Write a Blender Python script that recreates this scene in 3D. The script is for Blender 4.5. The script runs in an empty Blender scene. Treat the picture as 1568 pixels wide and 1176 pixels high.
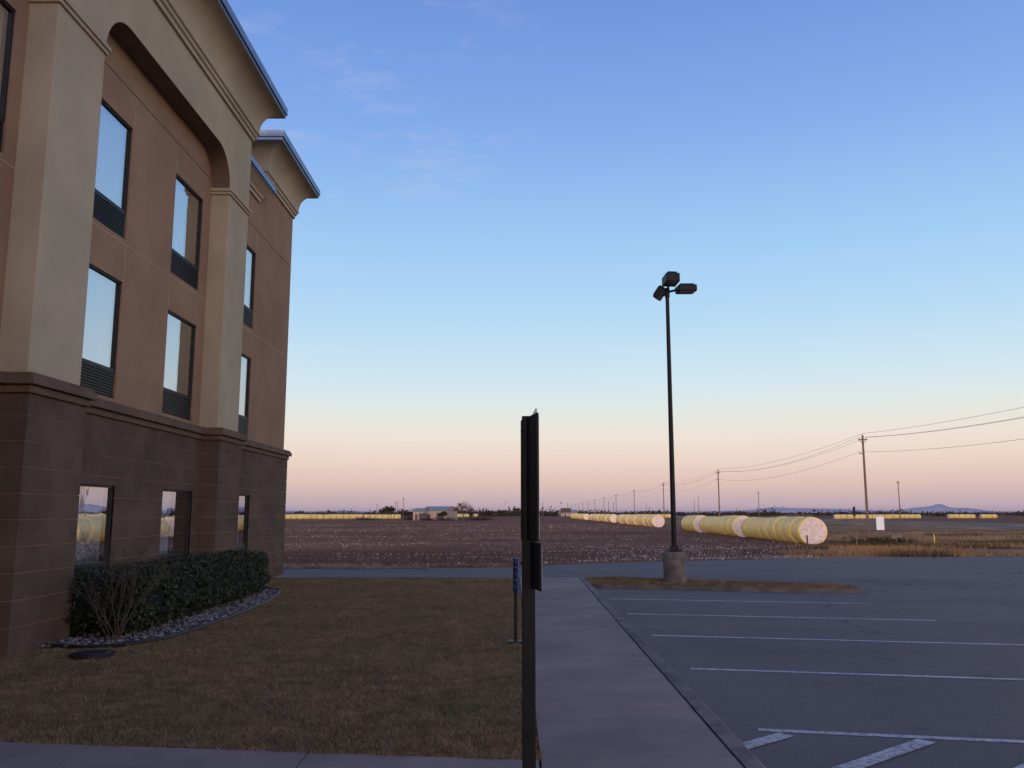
import bpy, math, random
import numpy as np
from mathutils import Vector, noise
random.seed(7); rng=np.random.default_rng(7)
sc=bpy.context.scene
sc.view_settings.view_transform='Standard'; sc.view_settings.look='None'; sc.view_settings.exposure=0

# ---------------------------------------------------------------- materials
def nd(nt,t,**k):
    n=nt.nodes.new(t)
    for a,b in k.items(): setattr(n,a,b)
    return n
def M(nt,op,a,b=None,c=None):
    n=nd(nt,'ShaderNodeMath',operation=op)
    for i,x in enumerate((a,b,c)):
        if x is None: continue
        if isinstance(x,(int,float)): n.inputs[i].default_value=x
        else: nt.links.new(x,n.inputs[i])
    return n.outputs[0]
def mixc(nt,f,a,b,bt='MIX'):
    n=nd(nt,'ShaderNodeMix',data_type='RGBA',blend_type=bt)
    for s,x in ((0,f),(6,a),(7,b)):
        if isinstance(x,(int,float)): n.inputs[s].default_value=x
        elif isinstance(x,tuple): n.inputs[s].default_value=(*x[:3],1)
        else: nt.links.new(x,n.inputs[s])
    return n.outputs[2]
def noi(nt,vec,scale,detail=4,rough=.6,stretch=None):
    if stretch:
        mp=nd(nt,'ShaderNodeMapping'); mp.inputs['Scale'].default_value=stretch
        nt.links.new(vec,mp.inputs[0]); vec=mp.outputs[0]
    n=nd(nt,'ShaderNodeTexNoise'); n.inputs['Scale'].default_value=scale
    n.inputs['Detail'].default_value=detail; n.inputs['Roughness'].default_value=rough
    nt.links.new(vec,n.inputs['Vector']); return n.outputs[0]
def rampf(nt,f,lo,hi):
    n=nd(nt,'ShaderNodeMapRange',interpolation_type='SMOOTHSTEP')
    n.inputs[1].default_value=lo; n.inputs[2].default_value=hi
    nt.links.new(f,n.inputs[0]); return n.outputs[0]
def base(name):
    m=bpy.data.materials.new(name); m.use_nodes=True; nt=m.node_tree
    p=nt.nodes['Principled BSDF']; g=nd(nt,'ShaderNodeNewGeometry')
    return m,nt,p,g.outputs['Position']
def pmat(name,c1,c2=None,scale=3,rough=.85,bump=0,bscale=60,stretch=None,metal=0,lo=.35,hi=.65,spec=.3,big=None):
    m,nt,p,pos=base(name)
    p.inputs['Roughness'].default_value=rough; p.inputs['Metallic'].default_value=metal
    p.inputs['Specular IOR Level'].default_value=spec
    if c2 is None: c2=tuple(x*.8 for x in c1)
    f=rampf(nt,noi(nt,pos,scale,5,.6,stretch),lo,hi)
    col=mixc(nt,f,c1,c2)
    if big:
        f2=rampf(nt,noi(nt,pos,big[0],3,.5),.35,.65); col=mixc(nt,f2,col,mixc(nt,1.0,col,big[1],'MULTIPLY'))
    nt.links.new(col,p.inputs['Base Color'])
    if bump:
        b=nd(nt,'ShaderNodeBump'); b.inputs['Strength'].default_value=bump; b.inputs['Distance'].default_value=.01
        nt.links.new(noi(nt,pos,bscale,4,.7),b.inputs['Height']); nt.links.new(b.outputs[0],p.inputs['Normal'])
    return m
# building
m_tan=pmat('stucco_brown',(.375,.232,.138),(.325,.20,.12),1.2,.9,.5,90,big=(.25,(.85,.85,.86)),spec=.08)
m_beige=pmat('stucco_beige',(.52,.425,.275),(.46,.375,.245),1.0,.9,.6,90,big=(.3,(.88,.88,.88)),spec=.08)
m_stone=pmat('stone_brown',(.145,.100,.068),(.112,.077,.053),2.2,.85,.6,45,big=(.5,(.8,.8,.82)),spec=.08)
m_groove=pmat('mortar_groove',(.27,.165,.11),(.20,.125,.085),4)
m_ledge=pmat('ledge_stone',(.165,.112,.076),(.13,.09,.062),3,.8,.3,spec=.08)
m_metal=pmat('eave_metal',(.20,.23,.30),(.16,.19,.25),3,.35,metal=.6)
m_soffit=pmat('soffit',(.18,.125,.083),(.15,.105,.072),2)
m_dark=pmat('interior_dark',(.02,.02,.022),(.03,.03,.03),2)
m_frame=pmat('window_frame',(.014,.013,.013),(.018,.016,.016),4,.5)
m_curtain=pmat('curtain_cloth',(.84,.86,.86),(.74,.77,.78),1.5,.9,stretch=(1,6,.3))
m_roof=pmat('roof_membrane',(.3,.3,.3))
def glass():
    m=bpy.data.materials.new('window_glass'); m.use_nodes=True; nt=m.node_tree
    for n in list(nt.nodes): nt.nodes.remove(n)
    o=nd(nt,'ShaderNodeOutputMaterial'); mx=nd(nt,'ShaderNodeMixShader'); t=nd(nt,'ShaderNodeBsdfTransparent'); gl=nd(nt,'ShaderNodeBsdfGlossy')
    t.inputs[0].default_value=(.80,.84,.86,1); gl.inputs[0].default_value=(.93,.95,.97,1); gl.inputs['Roughness'].default_value=.01
    mx.inputs[0].default_value=.62
    g=nd(nt,'ShaderNodeNewGeometry'); b=nd(nt,'ShaderNodeBump'); b.inputs['Strength'].default_value=.03; b.inputs['Distance'].default_value=.05
    nt.links.new(noi(nt,g.outputs['Position'],1.6,2),b.inputs['Height']); nt.links.new(b.outputs[0],gl.inputs['Normal'])
    nt.links.new(t.outputs[0],mx.inputs[1]); nt.links.new(gl.outputs[0],mx.inputs[2]); nt.links.new(mx.outputs[0],o.inputs[0]); return m
m_glass=glass()
m_conc=pmat('concrete_walk',(.37,.27,.212),(.30,.225,.18),1.3,.9,.35,120,big=(.45,(.80,.80,.82)),spec=.1)
m_kerb=pmat('concrete_kerb',(.29,.225,.185),(.175,.138,.118),3.0,.9,.35,90,big=(.5,(.75,.75,.75)),spec=.1)
m_islkerb=pmat('island_kerb_concrete',(.16,.13,.108),(.10,.083,.072),3.0,.9,.35,90,spec=.1)
m_concbase=pmat('concrete_pedestal',(.21,.17,.142),(.12,.098,.085),4.0,.9,.5,50,spec=.1)
m_bronze=pmat('dark_bronze_paint',(.006,.007,.009),(.010,.010,.012),5,.5,spec=.25)
m_lens=pmat('lamp_lens',(.10,.10,.11),None,4,.3)
m_wood=pmat('pole_wood',(.20,.13,.09),(.13,.085,.06),2,.9,stretch=(6,6,.4))
m_wire=pmat('wire_metal',(.10,.09,.09))
m_signblk=pmat('sign_back_black',(.006,.007,.009),(.010,.011,.013),6,.5,spec=.25)
m_galv=pmat('galvanised_steel',(.4,.42,.44),(.3,.32,.34),8,.45,metal=.7)
m_blue=pmat('sign_blue',(.02,.09,.32),(.02,.08,.27),5,.4)
m_white=pmat('sign_white',(.75,.75,.74),(.68,.68,.67),5,.5)
m_yellow=pmat('marker_yellow',(.55,.38,.06),(.5,.34,.05),5,.5)
m_wrap=pmat('bale_yellow_wrap',(.95,.68,.22),(.88,.60,.17),1.3,.55,.4,9,big=(.9,(.93,.90,.88)))
m_wrapf=pmat('bale_wrap_far_dimmed',(.66,.50,.19),(.54,.41,.15),.3,.7)  # wrap colour dulled for the far rows, lowering their sunlit brightness
m_cot=pmat('raw_cotton',(.80,.66,.575),(.64,.51,.435),4,.95,.9,25)
m_cotf=pmat('raw_cotton_far_dimmed',(.55,.44,.38),(.45,.35,.30),1,.95)  # cotton ends of the far rows, colour dimmed along with the wrap
m_tuft=pmat('cotton_tuft',(.54,.45,.40),(.34,.27,.235),2,.95)
m_stalk=pmat('cotton_stalk',(.16,.085,.055),(.10,.055,.036),1,.95,spec=.05)
m_dry=pmat('dry_grass',(.42,.26,.13),(.26,.16,.085),.25,.95,big=(.06,(.75,.66,.55)),spec=.05)
m_weed=pmat('dark_weeds',(.12,.085,.05),(.06,.05,.03),.8,.95,spec=.05)
m_leaf=pmat('hedge_leaf',(.040,.050,.022),(.020,.028,.012),7,.55,lo=.4,hi=.6,spec=.3)
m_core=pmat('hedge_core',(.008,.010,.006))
m_twig=pmat('twig_bark',(.10,.07,.05),(.07,.05,.04),9)
m_rock=pmat('river_rock',(.32,.275,.245),(.09,.075,.07),14,.85,lo=.35,hi=.6)
m_mulch=pmat('mulch',(.07,.048,.04),(.035,.027,.023),25,.95,.9,50)
m_blade=pmat('lawn_blades',(.34,.215,.110),(.225,.158,.078),.9,.9,lo=.3,hi=.7,big=(5.0,(.70,.70,.66)),spec=.05)
m_lawn=pmat('lawn_soil',(.25,.16,.082),(.165,.115,.058),2.5,.95,.8,70,big=(.6,(.8,.83,.8)),spec=.05)
m_tree=pmat('distant_foliage',(.065,.052,.036),(.035,.032,.024),.15,.95,spec=.05)
m_hill_haze=pmat('distant_hills',(.24,.26,.38),(.21,.23,.34),.0015,1)  # bluish-purple base colour paints in the aerial haze
m_barnwall=pmat('barn_wall',(.40,.30,.25),(.34,.26,.21),.5,.7)
m_barnroof=pmat('barn_roof',(.20,.25,.25),(.16,.21,.21),.6,.6)
m_doors=pmat('barn_door',(.08,.07,.07))

def asphalt():
    m,nt,p,pos=base('asphalt'); p.inputs['Roughness'].default_value=.92; p.inputs['Specular IOR Level'].default_value=.1
    a=mixc(nt,rampf(nt,noi(nt,pos,.35,5,.6),.35,.65),(.165,.133,.108),(.128,.104,.087))
    a=mixc(nt,rampf(nt,noi(nt,pos,170,2,.5),.35,.7),a,(.25,.205,.168))
    st=rampf(nt,noi(nt,pos,1.3,3,.6),.60,.72); a=mixc(nt,M(nt,'MULTIPLY',st,.35),a,(.055,.046,.04))
    tr=rampf(nt,noi(nt,pos,.5,4,.6,(.25,1.6,1)),.5,.68); a=mixc(nt,M(nt,'MULTIPLY',tr,.28),a,(.24,.195,.16))
    dk=rampf(nt,noi(nt,pos,.18,3,.5,(.6,1.4,1)),.5,.66); a=mixc(nt,M(nt,'MULTIPLY',dk,.25),a,(.078,.065,.056))
    # cracks
    v=nd(nt,'ShaderNodeTexVoronoi',feature='DISTANCE_TO_EDGE'); v.inputs['Scale'].default_value=.13
    ad=nd(nt,'ShaderNodeVectorMath',operation='ADD'); nz=nd(nt,'ShaderNodeTexNoise'); nz.inputs['Scale'].default_value=.9; nz.inputs['Detail'].default_value=6
    nt.links.new(pos,nz.inputs['Vector']); nt.links.new(pos,ad.inputs[0]); nt.links.new(nz.outputs[1],ad.inputs[1]); nt.links.new(ad.outputs[0],v.inputs['Vector'])
    cr=M(nt,'LESS_THAN',v.outputs[0],.0018)
    a=mixc(nt,M(nt,'MULTIPLY',cr,.55),a,(.03,.03,.03))
    nt.links.new(a,p.inputs['Base Color'])
    b=nd(nt,'ShaderNodeBump'); b.inputs['Strength'].default_value=.6; b.inputs['Distance'].default_value=.006
    nt.links.new(noi(nt,pos,140,3,.7),b.inputs['Height']); nt.links.new(b.outputs[0],p.inputs['Normal']); return m
m_asph=asphalt()
def paint():
    m,nt,p,pos=base('worn_white_paint'); p.inputs['Roughness'].default_value=.8
    f=rampf(nt,noi(nt,pos,22,5,.75),.47,.61); f2=rampf(nt,noi(nt,pos,1.5,3,.6),.42,.7)
    f=M(nt,'MULTIPLY',M(nt,'ADD',f,M(nt,'MULTIPLY',f2,.5)),.75)
    nt.links.new(mixc(nt,f,(.60,.53,.47),(.17,.14,.12)),p.inputs['Base Color']); return m
m_paint=paint()
def terrain_mat():
    m,nt,p,pos=base('field_soil'); p.inputs['Roughness'].default_value=1; p.inputs['Specular IOR Level'].default_value=.0
    s=nd(nt,'ShaderNodeSeparateXYZ'); nt.links.new(pos,s.inputs[0]); x,y=s.outputs[0],s.outputs[1]
    soil=mixc(nt,rampf(nt,noi(nt,pos,.9,6,.75,(.35,1,1)),.38,.62),(.30,.150,.090),(.145,.074,.048))
    soil=mixc(nt,rampf(nt,noi(nt,pos,.05,3,.6,(.3,1,1)),.4,.65),soil,(.27,.145,.09))
    c=rampf(nt,noi(nt,pos,5.5,4,.8,(.5,1,1)),.61,.68); c2=rampf(nt,noi(nt,pos,.11,3,.6,(.25,1,1)),.36,.60)
    soil=mixc(nt,M(nt,'MULTIPLY',M(nt,'MULTIPLY',c,c2),.55),soil,(.50,.41,.36))
    gr=mixc(nt,rampf(nt,noi(nt,pos,.35,6,.7),.35,.65),(.42,.25,.13),(.26,.15,.085))
    gr=mixc(nt,rampf(nt,noi(nt,pos,.07,4,.6,(.4,1,1)),.47,.60),gr,(.17,.105,.065))
    l1=M(nt,'ADD',M(nt,'MULTIPLY',M(nt,'SUBTRACT',y,33),.43),9.5)
    l2=M(nt,'ADD',M(nt,'MULTIPLY',y,.031),26.5)
    d=M(nt,'SUBTRACT',x,M(nt,'MINIMUM',l1,l2))
    d=M(nt,'ADD',d,M(nt,'MULTIPLY',M(nt,'SUBTRACT',noi(nt,pos,.3,4),.5),6))
    mk=rampf(nt,d,-.6,.8)
    far=M(nt,'SUBTRACT',1.0,rampf(nt,M(nt,'SUBTRACT',x,M(nt,'MULTIPLY',y,.031)),110,130)); mk=M(nt,'MULTIPLY',mk,far)
    vg=M(nt,'SUBTRACT',1.0,rampf(nt,M(nt,'ADD',y,M(nt,'MULTIPLY',noi(nt,pos,.6,3),1.5)),29.0,30.2))
    vg=M(nt,'MULTIPLY',vg,M(nt,'SUBTRACT',1.0,rampf(nt,x,-2,3)))
    nt.links.new(mixc(nt,M(nt,'MAXIMUM',mk,vg),soil,gr),p.inputs['Base Color'])
    b=nd(nt,'ShaderNodeBump'); b.inputs['Strength'].default_value=1; b.inputs['Distance'].default_value=.18
    nt.links.new(noi(nt,pos,2.2,6,.75,(.5,1,1)),b.inputs['Height']); nt.links.new(b.outputs[0],p.inputs['Normal']); return m
m_terr=terrain_mat()

# ---------------------------------------------------------------- mesh builder
class MB:
    def __init__(s): s.v=[];s.f=[];s.m=[]
    def poly(s,pts,mi=0):
        i=len(s.v); s.v+= [tuple(p) for p in pts]; s.f.append(list(range(i,i+len(pts)))); s.m.append(mi)
    def box(s,x0,x1,y0,y1,z0,z1,mi=0):
        i=len(s.v); s.v+=[(x,y,z) for z in(z0,z1) for x,y in((x0,y0),(x1,y0),(x1,y1),(x0,y1))]
        for q in((0,3,2,1),(4,5,6,7),(0,1,5,4),(1,2,6,5),(2,3,7,6),(3,0,4,7)):
            s.f.append([i+k for k in q]); s.m.append(mi)
    def cyl(s,p0,p1,r0,r1,n=8,mi=0,cap=True):
        p0=Vector(p0);p1=Vector(p1); d=(p1-p0).normalized()
        a=d.orthogonal().normalized(); b=d.cross(a); i=len(s.v)
        for p,r in((p0,r0),(p1,r1)):
            for k in range(n):
                t=2*math.pi*k/n; s.v.append(tuple(p+a*math.cos(t)*r+b*math.sin(t)*r))
        for k in range(n):
            k2=(k+1)%n; s.f.append([i+k,i+k2,i+n+k2,i+n+k]); s.m.append(mi)
        if cap: s.f.append([i+k for k in range(n)][::-1]); s.f.append([i+n+k for k in range(n)]); s.m+=[mi,mi]
    def obox(s,c,ax,ay,az,mi=0):
        c=Vector(c);ax=Vector(ax);ay=Vector(ay);az=Vector(az); i=len(s.v)
        for z in(-1,1):
            for x,y in((-1,-1),(1,-1),(1,1),(-1,1)): s.v.append(tuple(c+ax*x*.5+ay*y*.5+az*z*.5))
        for q in((0,3,2,1),(4,5,6,7),(0,1,5,4),(1,2,6,5),(2,3,7,6),(3,0,4,7)):
            s.f.append([i+k for k in q]); s.m.append(mi)
    def rings(s,x0,x1,y0,y1,prof,cap=True):
        i=len(s.v)
        for o,z,_ in prof:
            s.v+=[(x0-o,y0-o,z),(x1+o,y0-o,z),(x1+o,y1+o,z),(x0-o,y1+o,z)]
        for k in range(len(prof)-1):
            for j in range(4):
                j2=(j+1)%4; s.f.append([i+4*k+j,i+4*k+j2,i+4*k+4+j2,i+4*k+4+j]); s.m.append(prof[k+1][2])
        if cap:
            e=i+4*(len(prof)-1); s.f.append([e,e+1,e+2,e+3]); s.m.append(prof[-1][2])
    def build(s,name,mats,parent=None,smooth=False,bevel=0,loc=None):
        me=bpy.data.meshes.new(name); me.from_pydata(s.v,[],s.f)
        for m in mats: me.materials.append(m)
        me.polygons.foreach_set('material_index',s.m)
        if smooth: me.polygons.foreach_set('use_smooth',[True]*len(s.f))
        me.update(); o=bpy.data.objects.new(name,me); sc.collection.objects.link(o)
        if parent: o.parent=parent
        if loc: o.location=loc
        if bevel:
            b=o.modifiers.new('Bevel','BEVEL'); b.width=bevel; b.segments=2; b.limit_method='ANGLE'
        return o
def empty(name,loc=(0,0,0)):
    e=bpy.data.objects.new(name,None); e.location=loc; sc.collection.objects.link(e); return e
def tris(name,V,mat,parent=None,per=3):
    V=np.asarray(V,dtype=np.float32).reshape(-1,3); n=len(V)//per
    me=bpy.data.meshes.new(name); me.vertices.add(len(V)); me.vertices.foreach_set('co',V.ravel())
    me.loops.add(n*per); me.loops.foreach_set('vertex_index',np.arange(n*per,dtype=np.int32))
    me.polygons.add(n); me.polygons.foreach_set('loop_start',np.arange(n,dtype=np.int32)*per)
    try: me.polygons.foreach_set('loop_total',np.full(n,per,dtype=np.int32))
    except Exception: pass
    me.materials.append(mat); me.update(calc_edges=True); me.validate()
    o=bpy.data.objects.new(name,me); sc.collection.objects.link(o)
    if parent: o.parent=parent
    return o
def blades(P,h0,h1,w,lean):
    n=len(P); a=rng.uniform(0,2*np.pi,n); d=np.stack([np.cos(a),np.sin(a),np.zeros(n)],1)*w*rng.uniform(.6,1.4,(n,1))
    t=P.copy(); t[:,:2]+=rng.normal(0,lean,(n,2)); t[:,2]+=rng.uniform(h0,h1,n)
    return np.stack([P-d,P+d,t],1)
def leafquads(C,size):
    n=len(C); a=rng.normal(size=(n,3)); a/=np.linalg.norm(a,axis=1,keepdims=True)
    b=np.cross(a,rng.normal(size=(n,3))); b/=np.linalg.norm(b,axis=1,keepdims=True)
    s=size*rng.uniform(.6,1.4,(n,1))
    return np.stack([C-a*s,C+b*s*.5,C+a*s,C-b*s*.5],1)

# ---------------------------------------------------------------- terrain
EP=[(-400,27.0),(-1,27.6),(1,28.6),(3,30.2),(10,32.6),(20,35),(60,44),(400,44)]
def edge(x): return float(np.interp(x,[p[0] for p in EP],[p[1] for p in EP]))
def g(x,y):
    d=y-edge(x)
    if d<=0: return -.13
    s=min(d/38,1); s=s*s*(3-2*s)
    u=noise.noise(Vector((x*.12,y*.12,0)))*.07*min(d/12,1)*(1 if y<200 else 0) if x<60 else 0
    return -.13-.87*s+u
xs=[-9000,-5000,-2500,-1200,-600,-300,-150,-90]+list(np.arange(-60,61,1.5))+[80,110,150,250,500,1000,2500,5000,9000]
ys=[-9000,-3000,-800,-200,-60,0,20]+list(np.arange(25,140,1.5))+[145,160,200,260,350,500,800,1500,3000,6000,9500]
mb=MB(); mb.v=[(x,y,g(x,y)) for y in ys for x in xs]; nx=len(xs)
for j in range(len(ys)-1):
    for i in range(nx-1):
        a=j*nx+i; mb.f.append([a,a+1,a+nx+1,a+nx]); mb.m.append(0)
mb.build('ground',[m_terr],smooth=True)

# asphalt
mb=MB(); mb.poly([(-60,-45,-.12),(60,-45,-.12),(60,44,-.12),(20,35,-.12),(10,32.6,-.12),(5,31.1,-.12),(3,30.2,-.12),(1.8,29.3,-.12),(1,28.6,-.12),(-1,27.6,-.12),(-60,27,-.12)])
mb.build('parking_lot_asphalt',[m_asph])
mb=MB(); mb.box(-14,-2.6,27.25,27.42,-.125,-.05); mb.build('kerb',[m_kerb],bevel=.02)

# painted markings
mb=MB(); zp=-.116; S=1.075
def line(x0,y0,x1,y1,w):
    d=Vector((x1-x0,y1-y0,0)).normalized(); n=Vector((-d.y,d.x,0))*w/2
    mb.poly([(x0+n.x,y0+n.y,zp),(x0-n.x,y0-n.y,zp),(x1-n.x,y1-n.y,zp),(x1+n.x,y1+n.y,zp)])
for k,(x,y) in enumerate([(1.83,6.69),(1.85,9.22),(1.85,11.66),(1.84,14.09),(1.84,16.5)]):
    L=4.5; line(x*S,y*S,(x+L)*S,(y-.19*L)*S,.09)
zp=-.112
for k in range(0,5):
    x=2.0+.93*k; y=6.6-.19*.93*k
    x0,y0=x*S,y*S-.06; ll=.62 if k==0 else 2.6
    line(x0,y0,x0-ll*.78,y0-ll*.63,.14)
mb.build('parking_lines',[m_paint])

# sidewalk slabs + kerb
def ex(y): return 1.40+.0119*y
mb=MB(); y=-6.0
while y<21.5:
    y1=min(y+1.5,21.9)
    a=[(.19,y+.008),(ex(y),y+.008),(ex(y1),y1-.008),(.19,y1-.008)]
    zt=0.0+random.uniform(-.003,.003)
    mb.poly([(p[0],p[1],zt) for p in a]); 
    for k in range(4):
        p,q=a[k],a[(k+1)%4]; mb.poly([(p[0],p[1],-.1),(q[0],q[1],-.1),(q[0],q[1],zt),(p[0],p[1],zt)])
    y=y1
mb.box(.19,1.3,-6,21.9,-.12,-.03)
mb.build('sidewalk',[m_conc])
mb=MB(); y=-6
while y<21.9:
    y1=min(y+3,21.9)
    pr=[(.016,-.2),(.016,.004),(.13,.004),(.155,-.012),(.17,-.12)]
    i=len(mb.v)
    for yy in(y+.004,y1-.004):
        for o,z in pr: mb.v.append((ex(yy)+o,yy,z))
    n=len(pr)
    for k in range(n-1): mb.f.append([i+k,i+k+n,i+k+1+n,i+k+1]); mb.m.append(0)
    mb.f.append([i+k for k in range(n)]); mb.m.append(0); mb.f.append([i+n+k for k in range(n)][::-1]); mb.m.append(0)
    y=y1
mb.build('kerb',[m_kerb])
# walkway across lower left
def wy(x): return 5.915-.118*x
mb=MB(); xk=.18
for k in range(9):
    x1=xk; x0=xk-1.55; 
    a=[(x0+.006,3.9),(x1-.006,3.9),(x1-.006,wy(x1)),(x0+.006,wy(x0))]
    mb.poly([(p[0],p[1],.004) for p in a])
    for q in range(4):
        p,r=a[q],a[(q+1)%4]; mb.poly([(p[0],p[1],-.1),(r[0],r[1],-.1),(r[0],r[1],.004),(p[0],p[1],.004)])
    xk=x0
mb.box(-12,.18,3.92,5.9,-.12,-.02)
mb.build('walkway',[m_conc])

# lawn
mb=MB()
top=[(-12.0,wy(-12)+.01),(.175,wy(.175)+.01),(.175,21.9),(-2,22.0),(-7,21.9),(-12,21.9)]
mb.poly([(a,b,-.012) for a,b in top])
mb.poly([(a,b,-.012) for a,b in[(-12,-3),(.175,-3),(.175,3.88),(-12,3.88)]])
mb.build('lawn',[m_lawn])
mb=MB(); mb.box(-12,.19,21.915,22.07,-.13,.0); mb.build('kerb',[m_islkerb],bevel=.02)
bed=[(-6.1,10.9),(-5.7,10.75),(-5.1,10.6),(-4.7,10.75),(-4.45,11.3),(-4.35,12.2),(-4.35,14),(-4.4,15.6),(-4.55,17),(-4.8,18.2),(-5.3,18.8),(-6.1,18.9)]
def inbed(P):
    bx=np.interp(P[:,1],[10.6,10.75,11.3,12.2,14,15.6,17,18.2,18.8],[-5.1,-4.7,-4.45,-4.35,-4.35,-4.4,-4.55,-4.8,-5.3])
    return (P[:,1]>10.6)&(P[:,1]<18.85)&(P[:,0]<bx)
N=230000
P=np.zeros((N,3)); P[:,0]=rng.uniform(-6.2,.19,N); P[:,1]=5.88+16*rng.uniform(0,1,N)**1.5; P[:,2]=-.014
jit=np.array([noise.noise(Vector((p[0]*2.2,p[1]*2.2,0))) for p in P])*.05
P=P[(P[:,1]>5.93-.118*P[:,0]-.02+jit)&(P[:,0]<.185+jit)&~inbed(P)]
P[:,2]=np.where((P[:,1]<5.93-.118*P[:,0])|(P[:,0]>.18),.0,P[:,2])
tris('lawn_grass',blades(P,.012,.038,.0045,.025),m_blade)
# planting bed
mb=MB(); mb.poly([(a,b,.004) for a,b in bed])
mb.build('planting_bed',[m_mulch])
mb=MB()
for a,b in zip(bed[1:-1],bed[2:]): mb.cyl((*a,.015),(*b,.015),.02,.02,6)
mb.build('bed_edging',[m_frame])
mb=MB()
def rock(mb,c,r):
    i=len(mb.v)
    vs=[(1,0,0),(-1,0,0),(0,1,0),(0,-1,0),(0,0,1),(0,0,-1)]
    s=[r*random.uniform(.6,1.3) for _ in range(3)]; a=random.uniform(0,6.28)
    for v in vs:
        x,y,z=v[0]*s[0]*random.uniform(.8,1.2),v[1]*s[1]*random.uniform(.8,1.2),v[2]*s[2]*.6
        mb.v.append((c[0]+x*math.cos(a)-y*math.sin(a),c[1]+x*math.sin(a)+y*math.cos(a),c[2]+z))
    for q in((0,2,4),(2,1,4),(1,3,4),(3,0,4),(2,0,5),(1,2,5),(3,1,5),(0,3,5)): mb.f.append([i+k for k in q]); mb.m.append(0)
cnt=0
while cnt<2400:
    y=random.uniform(10.65,18.6); x=random.uniform(-6.0,-4.35)
    if not inbed(np.array([[x+.04,y,0]]))[0]: continue
    if x<-5.1 and y>11.4 and random.random()<.7: continue
    rock(mb,(x,y,.015),random.choice([.012,.018,.02,.028,.036])); cnt+=1
mb.build('river_rocks',[m_rock])
mb=MB(); mb.cyl((-4.75,10.05,-.02),(-4.75,10.05,.028),.24,.24,24); mb.cyl((-4.75,10.05,.02),(-4.75,10.05,.04),.19,.18,24); mb.build('drain_cover',[m_frame])

# hedge
def hedge():
    par=empty('hedge',(0,0,0))
    cent=[(-5.42,12.0,.66,.75),(-5.42,13.3,.64,.8),(-5.40,14.5,.66,.8),(-5.4,15.7,.65,.8),(-5.42,16.7,.62,.8),(-5.45,17.4,.55,.6)]
    C=[]; core=MB()
    for cx,cy,rx,ry in cent:
        n=9500
        u=rng.uniform(-1,1,n); th=rng.uniform(0,2*np.pi,n); s=np.sqrt(1-u*u)
        p=np.stack([s*np.cos(th),s*np.sin(th),u],1)
        q=np.sign(p)*np.abs(p)**.62
        lump=np.array([1+.15*noise.noise(Vector((a[0]*2.6+cx,a[1]*2.6+cy,a[2]*2.6)))+.08*noise.noise(Vector((a[0]*8,a[1]*8+cy,a[2]*8))) for a in p])
        r=lump*rng.uniform(.86,1.05,n)**1
        q=q*r[:,None]
        c=np.stack([cx+q[:,0]*rx,cy+q[:,1]*ry,.44+q[:,2]*.40],1); c=c[c[:,0]>-6.02]
        c[:,2]=np.maximum(c[:,2],.05); C.append(c)
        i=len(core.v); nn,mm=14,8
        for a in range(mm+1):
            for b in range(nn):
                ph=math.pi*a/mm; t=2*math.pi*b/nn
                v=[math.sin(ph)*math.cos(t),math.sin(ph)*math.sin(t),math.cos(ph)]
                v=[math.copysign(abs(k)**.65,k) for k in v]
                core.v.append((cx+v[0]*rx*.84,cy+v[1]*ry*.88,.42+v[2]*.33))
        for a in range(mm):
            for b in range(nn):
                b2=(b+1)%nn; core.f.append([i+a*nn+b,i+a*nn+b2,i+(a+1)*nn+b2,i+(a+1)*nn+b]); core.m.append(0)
    core.build('dark_core',[m_core],par)  # solid near-black filler standing in for the shaded inside of the hedge
    tris('leaves',leafquads(np.concatenate(C),.026),m_leaf,par,4)
hedge()
def shrub(name,loc,H,n0,mat,spread=.35,r=.008,depth=3):
    mb=MB()
    def br(p,d,L,r,dep):
        e=p+d*L; mid=p+d*L*.5+Vector((random.gauss(0,.04),random.gauss(0,.04),0))*L
        mb.cyl(p,mid,r,r*.85,5,0,False); mb.cyl(mid,e,r*.85,r*.6,5,0,False)
        if dep>0:
            for _ in range(3):
                t=random.uniform(.4,1); q=mid.lerp(e,t) if t>.5 else mid
                nd_=(d+Vector((random.gauss(0,.42),random.gauss(0,.42),random.uniform(-.1,.3)))).normalized()
                br(q,nd_,L*random.uniform(.5,.75),r*.6,dep-1)
    for _ in range(n0):
        d=Vector((random.gauss(0,spread),random.gauss(0,spread),1)).normalized()
        br(Vector((random.gauss(0,.04),random.gauss(0,.04),0)),d,H*random.uniform(.35,.5),r,depth)
    return mb.build(name,[mat],loc=loc)
shrub('bare_shrub',(-4.95,11.15,0),1.25,9,m_twig,.28,.008,3)
shrub('bare_shrub',(-5.5,12.0,.0),1.5,8,m_twig,.2,.007,3)

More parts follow.
